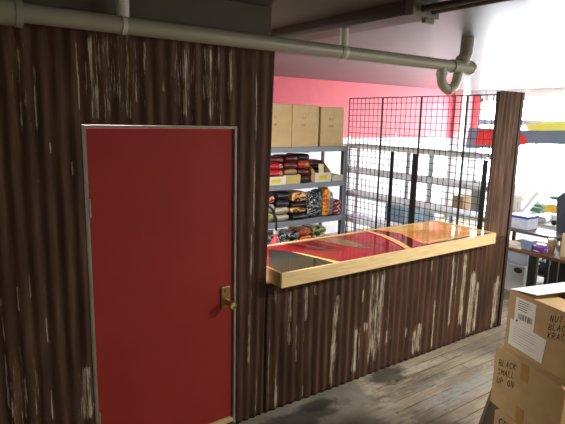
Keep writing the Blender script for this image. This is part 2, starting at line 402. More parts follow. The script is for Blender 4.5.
# right wall with shop windows
def wall_with_holes(name, holes, label):
    b = MB(); y = YF
    for (ya, yb, za, zb) in holes:
        b.box(XR,XR+.15,y,ya,0,CEIL); b.box(XR,XR+.15,ya,yb,0,za); b.box(XR,XR+.15,ya,yb,zb,CEIL); y = yb
    b.box(XR,XR+.15,y,YB,0,CEIL)
    return struct(b, name, WHITEWALL, label)
HOLES = [(-5.6,-.5,.8,2.62), (-.2,3.92,.8,2.62)]
wall_with_holes('wall_right', HOLES, 'white wall with the bright shop windows')
b = MB(); b.box(9.985,10,3.93,4.1,1.76,2.7); struct(b, 'trim_3', REDWALL, 'red painted strip beside the white corner post')
WFRAME = mat('white_window_frame', (225,226,226), .5)
def window(n, ya, yb, za, zb, strength, label, mull):
    b = MB()
    t = .06
    b.box(XR+.02,XR+.1,ya,yb,za,za+t); b.box(XR+.02,XR+.1,ya,yb,zb-t,zb)
    b.box(XR+.02,XR+.1,ya,ya+t,za,zb); b.box(XR+.02,XR+.1,yb-t,yb,za,zb)
    for y in mull: b.box(XR+.03,XR+.09,y-.03,y+.03,za,zb)
    o = struct(b, 'window_%d' % n, WFRAME, label)
    b = MB(); b.box(XR+.06,XR+.066,ya+t,yb-t,za+t,zb-t); struct(b, 'pane', emis('daylit_pane_%d' % n, (246,250,255), strength), parent=o)
    return o
E1, E2, E3, E4, L1, L2 = 20.0, 3.0, 3.6, 3.0, 170, 110
window(1, *HOLES[1], E1, 'big blown out shop window at the far right', (1.2, 2.6))
window(2, *HOLES[0], E2, 'shop window along the right hand wall, out of view', (-2.2, -3.9))

b = MB(); t_ = .06; xa, xb, za, zb = RW  # unseen window added behind the viewer to light the front wall
b.box(xa,xb,YF-.09,YF-.02,za,za+t_); b.box(xa,xb,YF-.09,YF-.02,zb-t_,zb)
for x in (xa, xa+1.65, xa+3.3, xb-t_): b.box(x,x+t_,YF-.09,YF-.02,za+t_,zb-t_)
o = struct(b, 'window_3', WFRAME, 'added unseen window behind the viewer, for fill light')
b = MB(); b.box(xa+t_,xb-t_,YF-.06,YF-.055,za+t_,zb-t_); struct(b, 'pane', emis('daylit_pane_3', (250,248,240), E3), parent=o)

b = MB(); ya, yb, za, zb = LW  # unseen window added to light the left faces of the boxes
b.box(XL-.08,XL-.02,ya,yb,za,za+t_); b.box(XL-.08,XL-.02,ya,yb,zb-t_,zb)
for y in (ya, (ya+yb)/2, yb-t_): b.box(XL-.08,XL-.02,y,y+t_,za+t_,zb-t_)
o = struct(b, 'window_4', WFRAME, 'added unseen small window behind the viewer on the left, for fill light')
b = MB(); b.box(XL-.06,XL-.055,ya+t_,yb-t_,za+t_,zb-t_); struct(b, 'pane', emis('daylit_pane_4', (255,240,214), E4), parent=o)
# fill lights added unseen at ceiling height to brighten the shop and the front
for nm, lx, ly, pw in (('fill_light_shop', .9, 1.5, L1), ('fill_light_front', 4.4, -2.6, L2)):
    ld = bpy.data.lights.new(nm, 'AREA'); ld.shape = 'RECTANGLE'; ld.size = 1.2; ld.size_y = .3; ld.energy = pw; ld.color = (1, .96, .9)
    lo = bpy.data.objects.new(nm, ld); COL.objects.link(lo); lo.location = (lx, ly, 2.74)

# door
RED = mat('dull_red_door_paint', (144,46,40), .65, var=.05, vscale=3, spec=.15)
PALEMETAL = mat('pale_chipped_frame', (132,124,104), .5, var=.2, vscale=14, stretch=(1,1,.4))
d = thing('door_1', 'red painted flush door in the rusty wall', None, (0,0,0)); d['kind'] = 'structure'
b = MB(); b.box(.737,1.629,.016,.056,.066,2.026); b.build('door_leaf', RED, d, bevel=.003)
b = MB(); b.box(.719,.734,0,.085,0.04,2.029); b.box(1.632,1.647,0,.085,0.04,2.029); b.box(.719,1.647,0,.085,2.029,2.044)
b.build('door_frame', PALEMETAL, d, bevel=.002)
for z in (.35, 1.6):
    b = MB(); b.tube([(.735,.004,z-.05),(.735,.004,z+.05)], .007, 10); b.box(.726,.744,.004,.018,z-.045,z+.045)
    b.build('hinge', PALEMETAL, d, smooth=True)
BRASS = mat('worn_brass', (150,128,78), .32, metal=.85, var=.15, vscale=20)
b = MB(); b.box(1.540,1.606,.004,.0165,.866,1.014)
lk = b.build('lock_plate', BRASS, d, bevel=.006)
b = MB(); b.lathe([(.02,.006),(.018,-.02),(.013,-.03),(.024,-.045),(.031,-.06),(.031,-.072),(.024,-.082),(.004,-.085)], 1.582, .905, axis='y')
b.build('knob', mat('polished_knob', (190,176,130), .15, metal=.9), lk, smooth=True)
b = MB(); b.lathe([(.014,.006),(.014,-.002),(.004,-.003)], 1.576, .98, axis='y'); b.build('keyhole', BRASS, lk, smooth=True)
b = MB(); b.box(.736,1.630,.012,.085,0,.03); struct(b, 'trim_5', mat('dark_sill', (50,42,34), .8), 'dark sill under the pale threshold strip')
b = MB(); b.box(.736,1.630,.0,.085,.03,.062); struct(b, 'trim_4', mat('pale_threshold_wood', (196,170,120), .6, var=.15), 'pale wooden threshold strip under the red door', bevel=.004)

# ------------------------------------------------------------------ drain pipe
p = thing('drain_pipe', 'grey plastic drain pipe slung under the ceiling with a trap at its end', 'pipe', (0,-.12,CEIL))
PZ = 2.545-CEIL
def XZ(*pts): return [(x,0,z) for x,z in pts]
b = MB(); b.tube(XZ((-1.58,PZ),(3.62,PZ)), .044, 20); b.build('pipe', PVC, p, smooth=True)
b = MB(); b.tube(XZ((-1.4,PZ),(.43,PZ)), .063, 20); b.tube(XZ((.415,PZ),(.445,PZ)), .067, 20); b.build('coupling', PVC, p, smooth=True)
b = MB(); b.tube(XZ((2.36,PZ),(2.44,PZ)), .0475, 20); b.build('coupling', PVC, p, smooth=True)
b = MB(); b.tube(XZ((3.56,PZ),(3.80,PZ)), .053, 20); b.tube(XZ((3.8,PZ),(3.83,PZ)), [.058,.052], 20); b.build('end_tee', PVC, p, smooth=True)
cx, cr, zb_ = 3.545, .1, PZ-.085
path = [(3.445,0,PZ),(3.445,0,zb_)]+[(cx-cr*math.cos(a),0,zb_-cr*math.sin(a)) for a in [PI*i/14 for i in range(1,14)]]+[(3.645,0,zb_),(3.66,0,PZ-.05),(3.67,0,PZ)]
b = MB(); b.tube(path, .038, 16)
tr = b.build('trap', PVC, p, smooth=True)
b = MB(); b.tube([(cx-.012,0,zb_-cr),(cx+.012,0,zb_-cr)], .044, 16); b.build('collar', PVC, tr, smooth=True)
b = MB(); b.tube([(3.445,0,PZ-.085),(3.445,0,PZ-.06)], .044, 16); b.build('collar', PVC, tr, smooth=True)
b = MB(); b.tube([(3.69,0,PZ),(3.71,0,PZ+.06),(3.74,0,PZ+.11),(3.745,0,0)], .052, 18); b.tube([(3.7,0,PZ+.05),(3.705,0,PZ+.075)], .058, 18); b.build('riser', PVC, p, smooth=True)
for x, r in ((.907,.034),(2.4,.028)):
    b = MB(); b.tube([(x,0,PZ+.04),(x,0,(-.082 if x > 2 else 0))], r, 14); b.tube([(x-.012,0,PZ),(x+.012,0,PZ)], .048, 20); b.build('hanger', mat('pale_grey_hanger', (176,172,160), .4), p, smooth=True)

# cable trunking on the ceiling
t = thing('cable_trunking', 'dark metal cable trunking running across the ceiling above the drain pipe', 'trunking', (2.47,0,CEIL))
b = MB(); b.box(-.11,.11,-.68,1.6,-.08,0); b.build('channel', DARKRAIL, t, bevel=.004)
b = MB(); b.box(-.115,.115,-.74,-.68,-.085,0); b.box(.02,.10,-.72,-.69,-.11,-.08); b.build('end_cap', mat('trunking_end_cap', (96,90,76), .5), t, bevel=.004)
for x in (-.03, .06):
    b = MB(); b.tube([(x,-.72,-.045),(x,-4.6,-.045)], .02, 12); b.build('conduit', mat('dark_conduit', (66,62,56), .4, metal=.4), t, smooth=True)
# ------------------------------------------------------------------ service counter
c = thing('service_counter', 'pale pine edged service counter with a glossy red, black and gold inlaid top', 'counter', (1.93,-.12,.0))
CW, CD = 2.505, .715          # local x along the wall, y into the room
def cl(p): return (p[0]-1.93, p[1]+.12)
b = MB(); b.box(0,CW,0,.022,.972,1.074); b.build('front_fascia', PINE, c, bevel=.002)
b = MB(); b.box(0,.022,.0225,CD-.0225,.972,1.074); b.build('end_fascia', PINE_SHADED, c, bevel=.002)
b = MB(); b.box(CW-.022,CW,.0225,CD-.0225,.972,1.074); b.build('end_fascia', PINE, c, bevel=.002)
b = MB(); b.box(0,CW,CD-.022,CD,.972,1.074); b.build('back_edge', PINE, c, bevel=.002)
GL = dict(rough=.09, coat=0, var=.12, vscale=7)
INLAY = [mat('inlay_black', (40,40,38), **GL), mat('inlay_red', (146,28,32), **GL), mat('inlay_cream', (232,204,130), **GL),
         mat('inlay_dark_streak', (62,34,30), **GL), mat('inlay_olive', (122,104,74), **GL), mat('inlay_maroon', (92,26,30), **GL),
         mat('inlay_gold', (236,188,96), **GL), mat('inlay_orange', (228,152,72), **GL)]
b = MB(); b.box(.022,CW-.022,.022,CD-.022,1.04,1.066, 1)
POLY = {'black' : [(2.25, 0.509), (2.338, 0.329), (2.373, 0.221), (2.458, -0.123), (1.934, -0.116), (1.948, 0.067)] ,
'cream1' : [(2.347, 0.342), (2.392, 0.244), (2.446, 0.043), (2.492, -0.118), (2.431, -0.121), (2.404, 0.075), (2.37, 0.216)] ,
'streak1' : [(2.464, 0.558), (2.522, 0.565), (2.538, 0.475), (2.579, 0.315), (2.752, 0.157), (2.548, 0.251), (2.487, 0.407)] ,
'streak2' : [(2.624, 0.546), (2.692, 0.548), (2.729, 0.265), (2.76, 0.189), (2.654, 0.29), (2.625, 0.424)] ,
'olive' : [(2.768, 0.547), (3.029, 0.528), (2.999, 0.265), (2.978, 0.079), (2.867, 0.222), (2.802, 0.4)] ,
'cream2' : [(3.404, 0.574), (3.442, 0.552), (3.448, 0.379), (3.372, 0.13), (3.262, -0.108), (3.2, -0.109), (3.285, 0.097), (3.37, 0.33)] ,
'maroon' : [(3.442, 0.552), (3.542, 0.572), (3.619, 0.352), (3.483, -0.04), (3.844, -0.057), (4.407, -0.061), (4.38, -0.11), (3.746, -0.109), (3.262, -0.108), (3.372, 0.13), (3.448, 0.379)] ,
'gold' : [(3.542, 0.572), (4.43, 0.577), (4.407, -0.061), (3.844, -0.057), (3.483, -0.04), (3.619, 0.352)] ,
'orange' : [(3.53, 0.308), (3.721, 0.393), (4.019, 0.326), (4.159, 0.142), (4.211, 0.012), (3.764, 0.011), (3.528, -0.003)] ,
'dark3' : [(3.639, 0.573), (3.723, 0.573), (3.687, 0.412), (3.578, 0.4)] ,}
order = [('black',0),('streak1',3),('streak2',3),('olive',4),('cream1',2),('gold',6),('orange',7),('dark3',6),('maroon',5),('cream2',2)]
x0, x1, y0, y1 = .022, CW-.022, .022, CD-.022
for k, (nm, mi) in enumerate(order):
    pts = [(min(max(p[0], x0), x1), min(max(p[1], y0), y1)) for p in map(cl, POLY[nm])]
    bm = bmesh.new(); vs = [bm.verts.new((p[0], p[1], 1.0665+.0004*k)) for p in pts]
    fc = bm.faces.new(vs); bmesh.ops.triangulate(bm, faces=[fc]); bm.normal_update()
    flip = bm.faces[:] and sum(q.normal.z*q.calc_area() for q in bm.faces) < 0
    tv = [tuple(v.co) for v in bm.verts]; bm.verts.index_update()
    tf = [tuple(v.index for v in (list(q.verts)[::-1] if flip else list(q.verts))) for q in bm.faces]; bm.free()
    b.add(tv, tf, mi)
b.build('inlaid_top', INLAY, c)

# ------------------------------------------------------------------ shelving
def shelving(name, label, loc, L, D, levels, posts_x, height, postm, wire=False, rz=0, grp=None):
    """local x = along the front, y = depth (front at 0)"""
    t = thing(name, label, 'shelving unit', loc, rz, grp)
    for x in posts_x:
        for y in (0, D-.035):
            b = MB(); b.box(x,x+(.062 if wire else .035),y,y+.004,0,height); b.box(x,x+.004,y,y+.035,0,height)
            if not wire: b.box(x,x+.035,y+.031,y+.035,0,height)
            b.build('post', PALESHELF if wire and y > 0 else postm, t)
    for z in levels:
        b = MB()
        ya, yb = (.006, D-.04) if wire else (.0, D-.018); bh = .05 if wire else .064
        b.box(.036,L-.036,ya,ya+.018,z-bh,z); b.box(.036,L-.036,yb,yb+.018,z-bh,z)
        b.box(.005,.035,.04,D-.04,z-.05,z); b.box(L-.035,L-.005,.04,D-.04,z-.05,z)
        if wire: b.box(.036,L-.036,.024,D-.04,z-.012,z)
        else: b.box(.036,L-.036,.018,D-.018,z-.012,z)
        b.build('shelf', PALESHELF if wire else SHELFGREY, t, bevel=.002)
    return t
PALESHELF = mat('pale_grey_shelf_steel', (232,238,244), .5)
SA_Y = 2.22
shelving('shelving_unit', 'grey steel shelving stacked with cartons and bagged clothes', (2.95,SA_Y,0), 1.69, .5, (.33,.84,1.305,1.76), (0,1.655), 1.757, SHELFGREY)
shelving('shelving_unit', 'empty pale shelving with black posts just behind the wire grid panels', (4.885,2.62,0), 2.30, .34, (.40,.75,1.10,1.43,1.77), (0,.93,1.29,2.235), 1.718, BLACKM, wire=True, rz=-PI/2)
b = MB(); b.box(4.655,4.67,2.2,2.215,0,1.74)
tag(b.build('support_rod', BLACKM), 'thin black rod standing by the right corner post of the stocked shelving', 'rod')

# ------------------------------------------------------------------ grid mesh panels
PW = .61
def grid_panel(label, y1, idx):
    t = thing('wire_grid_panel', label, 'wire panel', (4.83, y1, 0), 0, 'black wire grid panels beside the empty shelving')
    b = MB()
    for y in (0, -PW+.012): b.box(-.006,.006,y-.010,y,.0,2.39)
    b.box(-.006,.006,-PW+.012,-.01,2.378,2.39); b.box(-.006,.006,-PW+.012,-.01,.03,.042)
    b.build('panel_frame', BLACKM, t)
    b = MB()
    for i in range(1, 8): y = -i*.0762; b.box(-.003,.003,y-.003,y+.003,.042,2.378)
    for k in range(1, 31): z = 2.39-k*.0762; b.box(-.0095,-.0035,-PW+.012,-.01,z-.003,z+.003)
    b.build('wire_grid', BLACKM, t)
    for ya in (-.04, -PW+.014):
        b = MB(); b.box(-.05,.035,ya,ya+.026,0,.03); b.build('foot', BLACKM, t)
for i, (y, l) in enumerate(((2.43,'black wire grid panel farthest back, next to the stocked shelving'),
        (1.82,'black wire grid panel second from the stocked shelving'),
        (1.21,'black wire grid panel third from the stocked shelving'),
        (.60,'black wire grid panel nearest the corrugated pillar'))):
    grid_panel(l, y-.001*i, i)

# ------------------------------------------------------------------ handwriting strokes (marker on cardboard)
G = {'B':[[(0,0),(0,1),(.5,.9),(.5,.6),(0,.5),(.6,.4),(.6,.1),(0,0)]],'L':[[(0,1),(0,0),(.5,.05)]],'A':[[(0,0),(.3,1),(.6,0)],[(.12,.4),(.5,.4)]],
 'C':[[(.6,.85),(.3,1),(0,.6),(.05,.2),(.3,0),(.6,.15)]],'K':[[(0,0),(0,1)],[(.55,1),(.02,.45),(.6,0)]],'S':[[(.6,.9),(.25,1),(.02,.75),(.5,.45),(.5,.1),(.0,.05)]],
 'M':[[(0,0),(.05,1),(.35,.4),(.65,1),(.7,0)]],'U':[[(0,1),(.05,.15),(.3,0),(.55,.2),(.6,1)]],'P':[[(0,0),(0,1),(.5,.9),(.5,.55),(0,.5)]],'O':[[(.3,1),(0,.6),(.1,.1),(.4,0),(.6,.4),(.5,.9),(.3,1)]],
 'N':[[(0,0),(0,1),(.55,0),(.55,1)]],'R':[[(0,0),(0,1),(.5,.9),(.5,.55),(0,.5),(.6,0)]],'T':[[(0,1),(.65,1)],[(.32,1),(.3,0)]],'Y':[[(0,1),(.3,.5),(.6,1)],[(.3,.5),(.28,0)]],
 '(':[[(.2,1),(0,.5),(.2,0)]],')':[[(0,1),(.2,.5),(0,0)]],'1':[[(.2,1),(.2,0)]],'0':[[(.3,1),(0,.6),(.1,.1),(.4,0),(.6,.4),(.5,.9),(.3,1)]],' ':[],
 'E':[[(.55,1),(0,1),(0,0),(.55,0)],[(0,.5),(.45,.5)]],'I':[[(.1,1),(.1,0)]]}
def write(lines, h, org, ux, uy, nrm, w=.0028, slant=.12, gap=1.35, rise=0.0):
    """flat marker strokes on the plane org + u*ux + v*uy, lifted a hair along nrm"""
    b = MB(); org, ux, uy, nrm = map(Vector, (org, ux, uy, nrm)); rg = random.Random(5)
    for li, line in enumerate(lines):
        cx = rg.random()*h*.3
        for ch in line:
            for st in G.get(ch, []):
                pts = []
                for (u, v) in st:
                    uu = cx+(u*.8+v*slant)*h; vv = -li*h*gap+v*h+cx*rise+(rg.random()-.5)*h*.08
                    pts.append(org+ux*uu+uy*vv+nrm*.0006)
                for i in range(len(pts)-1):
                    d = (pts[i+1]-pts[i]);
                    if d.length < 1e-5: continue
                    d.normalize(); s = nrm.cross(d)*w; e = d*w*.6
                    b.quad(pts[i]-s-e, pts[i+1]-s+e, pts[i+1]+s+e, pts[i]+s-e)
            cx += h*.78
    return b

# ------------------------------------------------------------------ cartons on the top shelf
def carton(label, x, w, d, h, z, y, m, lines, group, tape=True, rz=0):
    t = thing('carton', label, 'box', (x, y, z), rz, group)
    b = MB(); b.box(0,w,0,d,0,h-.004); b.build('body', m, t, bevel=.004)
    b = MB(); b.box(.002,w-.002,.002,d/2-.002,h-.0039,h-.0005); b.box(.002,w-.002,d/2+.002,d-.002,h-.0039,h-.0005); b.build('top_flaps', m, t)
    if tape:
        b = MB(); b.box(w/2-.024,w/2+.024,-.001,.0,h-.085,h); b.box(w/2-.024,w/2+.024,-.001,d,h-.0004,h+.0004); b.build('tape', TAPE, t)
    if lines:
        for li, ln in enumerate(lines): write([ln], .028, (w*.32,-.0002,h*.66-.084*li), (1,0,0), (0,0,1), (0,-1,0), .0018).build('handwriting', mat('faded_ink', (128,104,72), .7), t)
    return t
GC = 'cartons along the top shelf'
carton('pale carton on the top shelf partly hidden by the dark wall edge', 3.33, .395, .42, .51, 1.7615, 2.235, CARD_PALE, ['CO','UN'], GC)
carton('middle pale carton on the top shelf with a tape strip at its top', 3.735, .405, .42, .508, 1.7615, 2.232, CARD_PALE, ['ILO','KOU'], GC)
carton('rightmost pale carton on the top shelf, beyond a dark gap', 4.183, .388, .40, .495, 1.7615, 2.24, CARD_PALE, ['MENS','CAME'], GC, tape=False)

# ------------------------------------------------------------------ bagged clothes
PK = {
 'dred': print_mat('pack_dark_red', (96,20,28), (196,120,120), 26, .6),
 'red': print_mat('pack_bright_red', (196,30,44), (236,214,210), 24, .6),
 'orgred': print_mat('pack_orange_red', (188,50,36), (214,150,70), 26, .55),
 'brown': print_mat('pack_brown', (84,52,40), (150,110,90), 26, .6),
 'tan': print_mat('pack_tan', (178,140,96), (120,80,56), 26, .6),
 'black': print_mat('pack_plain_black', (20,20,24), (60,60,70), 30, .62),
 'blackw': print_mat('pack_black_white_print', (20,20,22), (226,226,226), 46, .57),
 'blacko': print_mat('pack_black_orange_print', (26,22,20), (214,136,48), 34, .44, (236,190,120)),
 'cream': print_mat('pack_cream', (190,180,160), (120,112,104), 30, .55),
 'redw': print_mat('pack_red_white_print', (180,22,40), (240,230,230), 40, .55),
 'orange': print_mat('pack_orange_print', (206,70,34), (240,170,90), 34, .52, (60,30,24)),
 'yellow': print_mat('pack_yellow_orange', (232,170,60), (206,70,30), 34, .5),
 'teal': print_mat('pack_teal', (40,90,120), (150,190,200), 30, .55),
 'bluegrey': print_mat('pack_blue_grey', (120,140,160), (220,220,220), 30, .57),
 'green': print_mat('pack_green_white_print', (60,74,34), (206,206,140), 40, .5),
 'lime': print_mat('pack_yellow_green', (176,176,110), (90,100,60), 30, .55),
 'paleblue': mat('pale_blue_cloth', (176,190,204), .7, var=.1),
}
SLEEVE = mat('clear_bag_edge', (150,150,156), .2)
def puff(w, d, h, seed, sag=.012):
    """a soft pillow shaped folded garment in its bag"""
    rg = random.Random(seed); bm = bmesh.new(); nx, ny, nz = 6, 5, 3
    bmesh.ops.create_cube(bm, size=1)
    bmesh.ops.subdivide_edges(bm, edges=bm.edges[:], cuts=3, use_grid_fill=True)
    for v in bm.verts:
        x, y, z = v.co*2
        k = 1-.10*(abs(x)**4+abs(y)**4)
        px = x*(1-.10*abs(z)**3); py = y*(1-.10*abs(z)**3)
        top = z > 0
        zz = z*k
        if top: zz += (rg.random()-.5)*.22*(1-.6*max(abs(x), abs(y)))
        v.co = Vector((px*w/2, py*d/2, max(0, (zz*.5+.5))*h))
    bmesh.ops.smooth_vert(bm, verts=bm.verts[:], factor=.35, use_axis_x=True, use_axis_y=True, use_axis_z=True)
    z0 = min(v.co.z for v in bm.verts); z1 = max(v.co.z for v in bm.verts)
    for v in bm.verts: v.co.z = (v.co.z-z0)/(z1-z0)*h
    b = MB(); bm.verts.index_update()
    b.add([tuple(v.co) for v in bm.verts], [tuple(v.index for v in q.verts) for q in bm.faces]); bm.free()
    return b
SEED = [0]
def pack(key, label, x, y, z, w, d, h, group, rot=None, name='bagged_shirt'):
    SEED[0] += 1
    o = thing(name, label, 'shirt', (x,y,z), 0, group)
    if rot: o.rotation_euler = rot
    puff(w,d,h,SEED[0]).build('folded_shirt', PK[key], o, smooth=True)
    b = MB(); b.box(-w*.42,w*.42,-d*.5-.006,-d*.44,h*.46,h*.5)
    b.build('bag_fold', SLEEVE, o)
    return o
ORD = {1:['only'],2:['bottom','top'],3:['bottom','middle','top'],4:['bottom','second up','third up','top'],5:['bottom','second from bottom','middle','second from top','top']}
def stack(keys, names, x, y, z, w, d, h, where, group, jx=.012, tilt=0):
    for i, (k, nm) in enumerate(zip(keys, names)):
        hh = h*(.92+.16*random.random()) if isinstance(h, float) else h[i]
        pack(k, '%s, %s in stack %s' % (nm, ORD[len(keys)][i], where), x+(random.random()-.5)*jx*2, y+(random.random()-.5)*.01, z, w, d, hh, group, ((random.random()-.5)*tilt,0,(random.random()-.5)*(.12+tilt)))
        z += hh+.0012
    return z
YELLOW = mat('yellow_label', (226,206,50), .6)
BIN_WHITE = mat('white_card_bin', (232,226,206), .7)
def bin_(label, x, w, y, d, hf, hb, z, m, side=None, lab=True):
    t = thing('pick_bin', label, 'bin', (x,y,z), 0, 'open fronted card bins on the clothes shelf')
    b = MB(); e = .004
    b.box(0,w,0,e,0,hf); b.box(e,w-e,e,d-e,0,e); b.build('bin_front', m, t)
    b = MB()
    for xa in (0, w-e): b.prism([(e,0),(d,0),(d,hb),(d*.45,hb),(e,hf)], xa, xa+e, axis='x')
    b.box(e,w-e,d-e,d,0,hb); b.build('bin_sides', side or m, t)
    if lab:
        b = MB(); b.box(w*.22,w*.72,-.0012,0,hf*.25,hf*.72); b.build('price_label', YELLOW, t)
    return t
Z2, Z3, Z4, YF2 = 1.3065, .8415, .3315, 2.24
bin_('white card bin with a yellow label holding red bagged shirts', 3.385, .275, YF2, .42, .10, .12, Z2, BIN_WHITE)
bin_('yellowish card bin beside the white one holding tan and brown shirts', 3.668, .215, YF2, .42, .11, .12, Z2, mat('yellowish_card', (206,186,116), .7), lab=False)
bin_('white fronted bin with tall brown sides and a folded brown garment', 4.125, .265, YF2, .42, .12, .26, Z2, BIN_WHITE, CARD)
b = MB(); b.box(4.415,4.598,2.25,2.6,Z2,Z2+.004)
for q in ((4.415,4.419,2.25,2.6),(4.601,4.598,2.25,2.6),(4.419,4.594,2.25,2.254),(4.419,4.594,2.596,2.6)): b.box(*q, Z2+.004, Z2+.075)
tag(b.build('card_tray', BIN_WHITE), 'low white card tray at the right end of the clothes shelf', 'tray')
GS = 'bagged shirts on the clothes shelf'
stack(['dred','red','red','dred'], ['dark red bagged shirt','bright red bagged shirt','bright red bagged shirt with white print','dark red bagged shirt with pale stripes'], 3.52, 2.42, Z2+.005, .25, .30, .088, 'in the white bin', GS, .002)
stack(['brown','tan','dred','dred'], ['brown bagged shirt','tan bagged shirt','dark red bagged shirt','dark red bagged shirt with pink stripes'], 3.775, 2.43, Z2+.005, .19, .30, .086, 'in the yellowish bin', GS, .002)
stack(['brown','dred','orgred','black'], ['brown bagged shirt','dark red bagged shirt','orange red bagged shirt','black bagged shirt'], 3.985, 2.45, Z2+.001, .18, .30, .088, 'between the yellowish bin and the tall bin', GS, .002)
pack('black', 'black bagged shirt slumped against the tall brown sided bin', 3.985, 2.42, Z2+.376, .19, .24, .06, GS, (0,.10,0))
pack('brown', 'dark brown folded garment lying in the tall brown sided bin', 4.257, 2.45, Z2+.006, .225, .26, .15, GS)
pack('black', 'black folded garment on top in the tall brown sided bin', 4.257, 2.46, Z2+.156, .21, .25, .07, GS)
b = MB(); b.box(0,.085,-.002,0,0,.115)
tag(b.build('paper_slip', mat('cream_slip', (226,216,176), .7), None, loc=(4.2,2.268,Z2+.115), rot=(-.12,0,0)), 'cream paper slip stuck up in the tall brown sided bin', 'paper')
# third shelf
GT = 'bagged shirts on the lower shelf'
stack(['lime','cream','redw'], ['yellow green bagged shirt','grey bagged shirt','red and white bagged shirt'], 3.428, 2.40, Z3, .15, .30, .115, 'at the lower shelf left end', GT)
stack(['cream','cream','black','black'], ['cream bagged shirt','cream and grey bagged shirt','black bagged shirt','black bagged shirt'], 3.635, 2.40, Z3, .195, .32, .095, 'beside the red and white stack', GT)
stack(['black','blacko','black','blacko'], ['black bagged shirt','black bagged shirt with orange print','plain black bagged shirt','black bagged shirt with large orange print'], 3.875, 2.39, Z3, .225, .32, [.09,.07,.07,.13], 'with the orange prints', GT)
pack('blackw', 'black bagged shirt with large white lettering, stood upright on the lower shelf', 4.112, 2.33, Z3, .21, .14, .34, GT)
pack('teal', 'teal bagged shirt stood upright behind the yellow and orange one', 4.252, 2.37, Z3, .058, .2, .36, GT)
pack('yellow', 'yellow and orange bagged shirt stood upright on the lower shelf', 4.33, 2.32, Z3, .085, .2, .40, GT)
pack('bluegrey', 'blue grey bagged shirt stood upright right of the yellow and orange one', 4.412, 2.34, Z3, .062, .2, .34, GT)
stack(['redw','redw'], ['red bagged shirt with white print','red bagged shirt with white print'], 4.53, 2.36, Z3, .15, .22, .10, 'at lower shelf right end', GT, .001)
# bottom shelf
GB = 'bagged shirts on the bottom shelf'
for keys, nm, x, w in ((('blackw',)*4,'black bagged shirt with white print',3.61,.20),(('blackw',)*4,'black bagged shirt with small white print',3.82,.19),
        (('orange',)*4,'orange printed bagged shirt',4.02,.19),(('green',)*4,'green and white printed bagged shirt',4.25,.24)):
    where = {3.61:'leftmost on bottom shelf',3.82:'left of the orange one',4.02:'over the counter edge',4.25:'right of the orange one'}[x]
    stack(keys, [nm]*4, x, 2.41, Z4, w, .3, .092, where, GB, .004)
stack(['black','dred'], ['black bagged shirt','dark red bagged shirt'], 4.46, 2.41, Z4, .15, .28, .11, 'at the right end of the bottom shelf', GB, .002)

# fire extinguisher in front of the shelving
t = thing('fire_extinguisher', 'slim red cylinder with a curved black hose standing left of the shelving', 'extinguisher', (3.425,2.10,0))
b = MB(); b.lathe([(.05,0),(.056,.01),(.056,.62),(.045,.67),(.022,.70),(.018,.74)], seg=20); b.build('cylinder', mat('red_enamel', (196,58,74), .35), t, smooth=True)
b = MB(); b.box(-.02,.02,-.02,.02,.74,.775); b.box(-.014,.05,-.012,.012,.775,.79); b.build('valve', mat('pale_valve', (214,206,196), .4), t, bevel=.003)
b = MB(); b.tube([(-.0,0,.77),(.0,-.01,.84),(.0,-.01,.92),(-.03,-.01,1.0),(-.07,0,1.06),(-.12,0,1.09)], .014, 10); b.build('hose', BLACKP, t, smooth=True)
# ------------------------------------------------------------------ stacked boxes in the foreground
def big_box(name, label, far, z, th, L, W, H, m):
    t = thing(name, label, 'box', (far[0], far[1], z), math.radians(-th), 'cardboard boxes stacked in the foreground')
    return t
# local: x to the right, -y towards the viewer; left face is x = 0
t1 = big_box('cardboard_box', 'lowest cardboard box of the foreground stack, only a corner in view', (2.80,-1.215), 0, 17, .5, .42, .345, CARD)
b = MB(); b.box(0,.44,-.56,0,0,.345); b.build('body', CARD, t1, bevel=.005)
write(['CE'], .05, (-.0003,-.035,.27), (0,-1,0), (0,0,1), (-1,0,0), .0032, rise=-.05).build('handwriting', INK, t1)
t2 = big_box('cardboard_box', 'middle cardboard box of the foreground stack, with handwriting on its far corner', (2.865,-1.14), .345, 21, .56, .44, .388, CARD)
b = MB(); b.box(0,.46,-.56,0,0,.388); b.build('body', CARD, t2, bevel=.005)
b = MB(); b.box(-.001,0,-.30,-.235,.28,.388); b.build('tape', mat('brown_tape', (166,130,80), .4), t2)
b = MB(); b.box(-.001,0,-.30,-.235,0,.11); b.build('tape', mat('brown_tape', (166,130,80), .4), t2)
write(['BLACK','SMALL','UP ON'], .04, (-.0003,-.04,.27), (0,-1,0), (0,0,1), (-1,0,0), .0022, rise=.3, gap=1.45).build('handwriting', INK, t2)
t3 = big_box('cardboard_box', 'open cardboard box on top of the foreground stack, with white labels and raised white flap', (2.884,-1.184), .733, 15, .5, .42, .367, CARD)
b = MB(); e = .006; L3, W3, H3 = .52, .44, .367
b.box(0,e,-L3,0,0,H3); b.box(W3-e,W3,-L3,0,0,H3); b.box(e,W3-e,-e,0,0,H3); b.box(e,W3-e,-L3,-L3+e,0,H3); b.box(e,W3-e,-L3+e,-e,0,e)
b.build('body', CARD, t3)
b = MB(); b.box(.03,.38,-.48,-.04,e,H3-.09); b.build('contents', mat('dark_contents', (74,62,48), .8, var=.2), t3, bevel=.02)
# flaps: long left flap folded in, far flap raised a little
def flap(name, hinge, dx, dy, w, ang, m, axis):
    b = MB()
    if axis == 'y':   # hinge along y at x = 0, flap points to +x
        b.box(0,w,-L3+.012,-.012,0,.004)
        return b.build(name, m, t3, loc=hinge, rot=(0,-ang,0))
    b.box(.004,W3-.004,-w,0,0,.004)
    return b.build(name, m, t3, loc=hinge, rot=(-ang,0,0))
flap('left_flap', (.001,0,H3), 0, 0, .20, math.radians(-3), CARD, 'y')
flap('far_flap', (0,.0,H3+.004), 0, 0, .20, math.radians(8), mat('white_card', (232,228,216), .6), 'x')
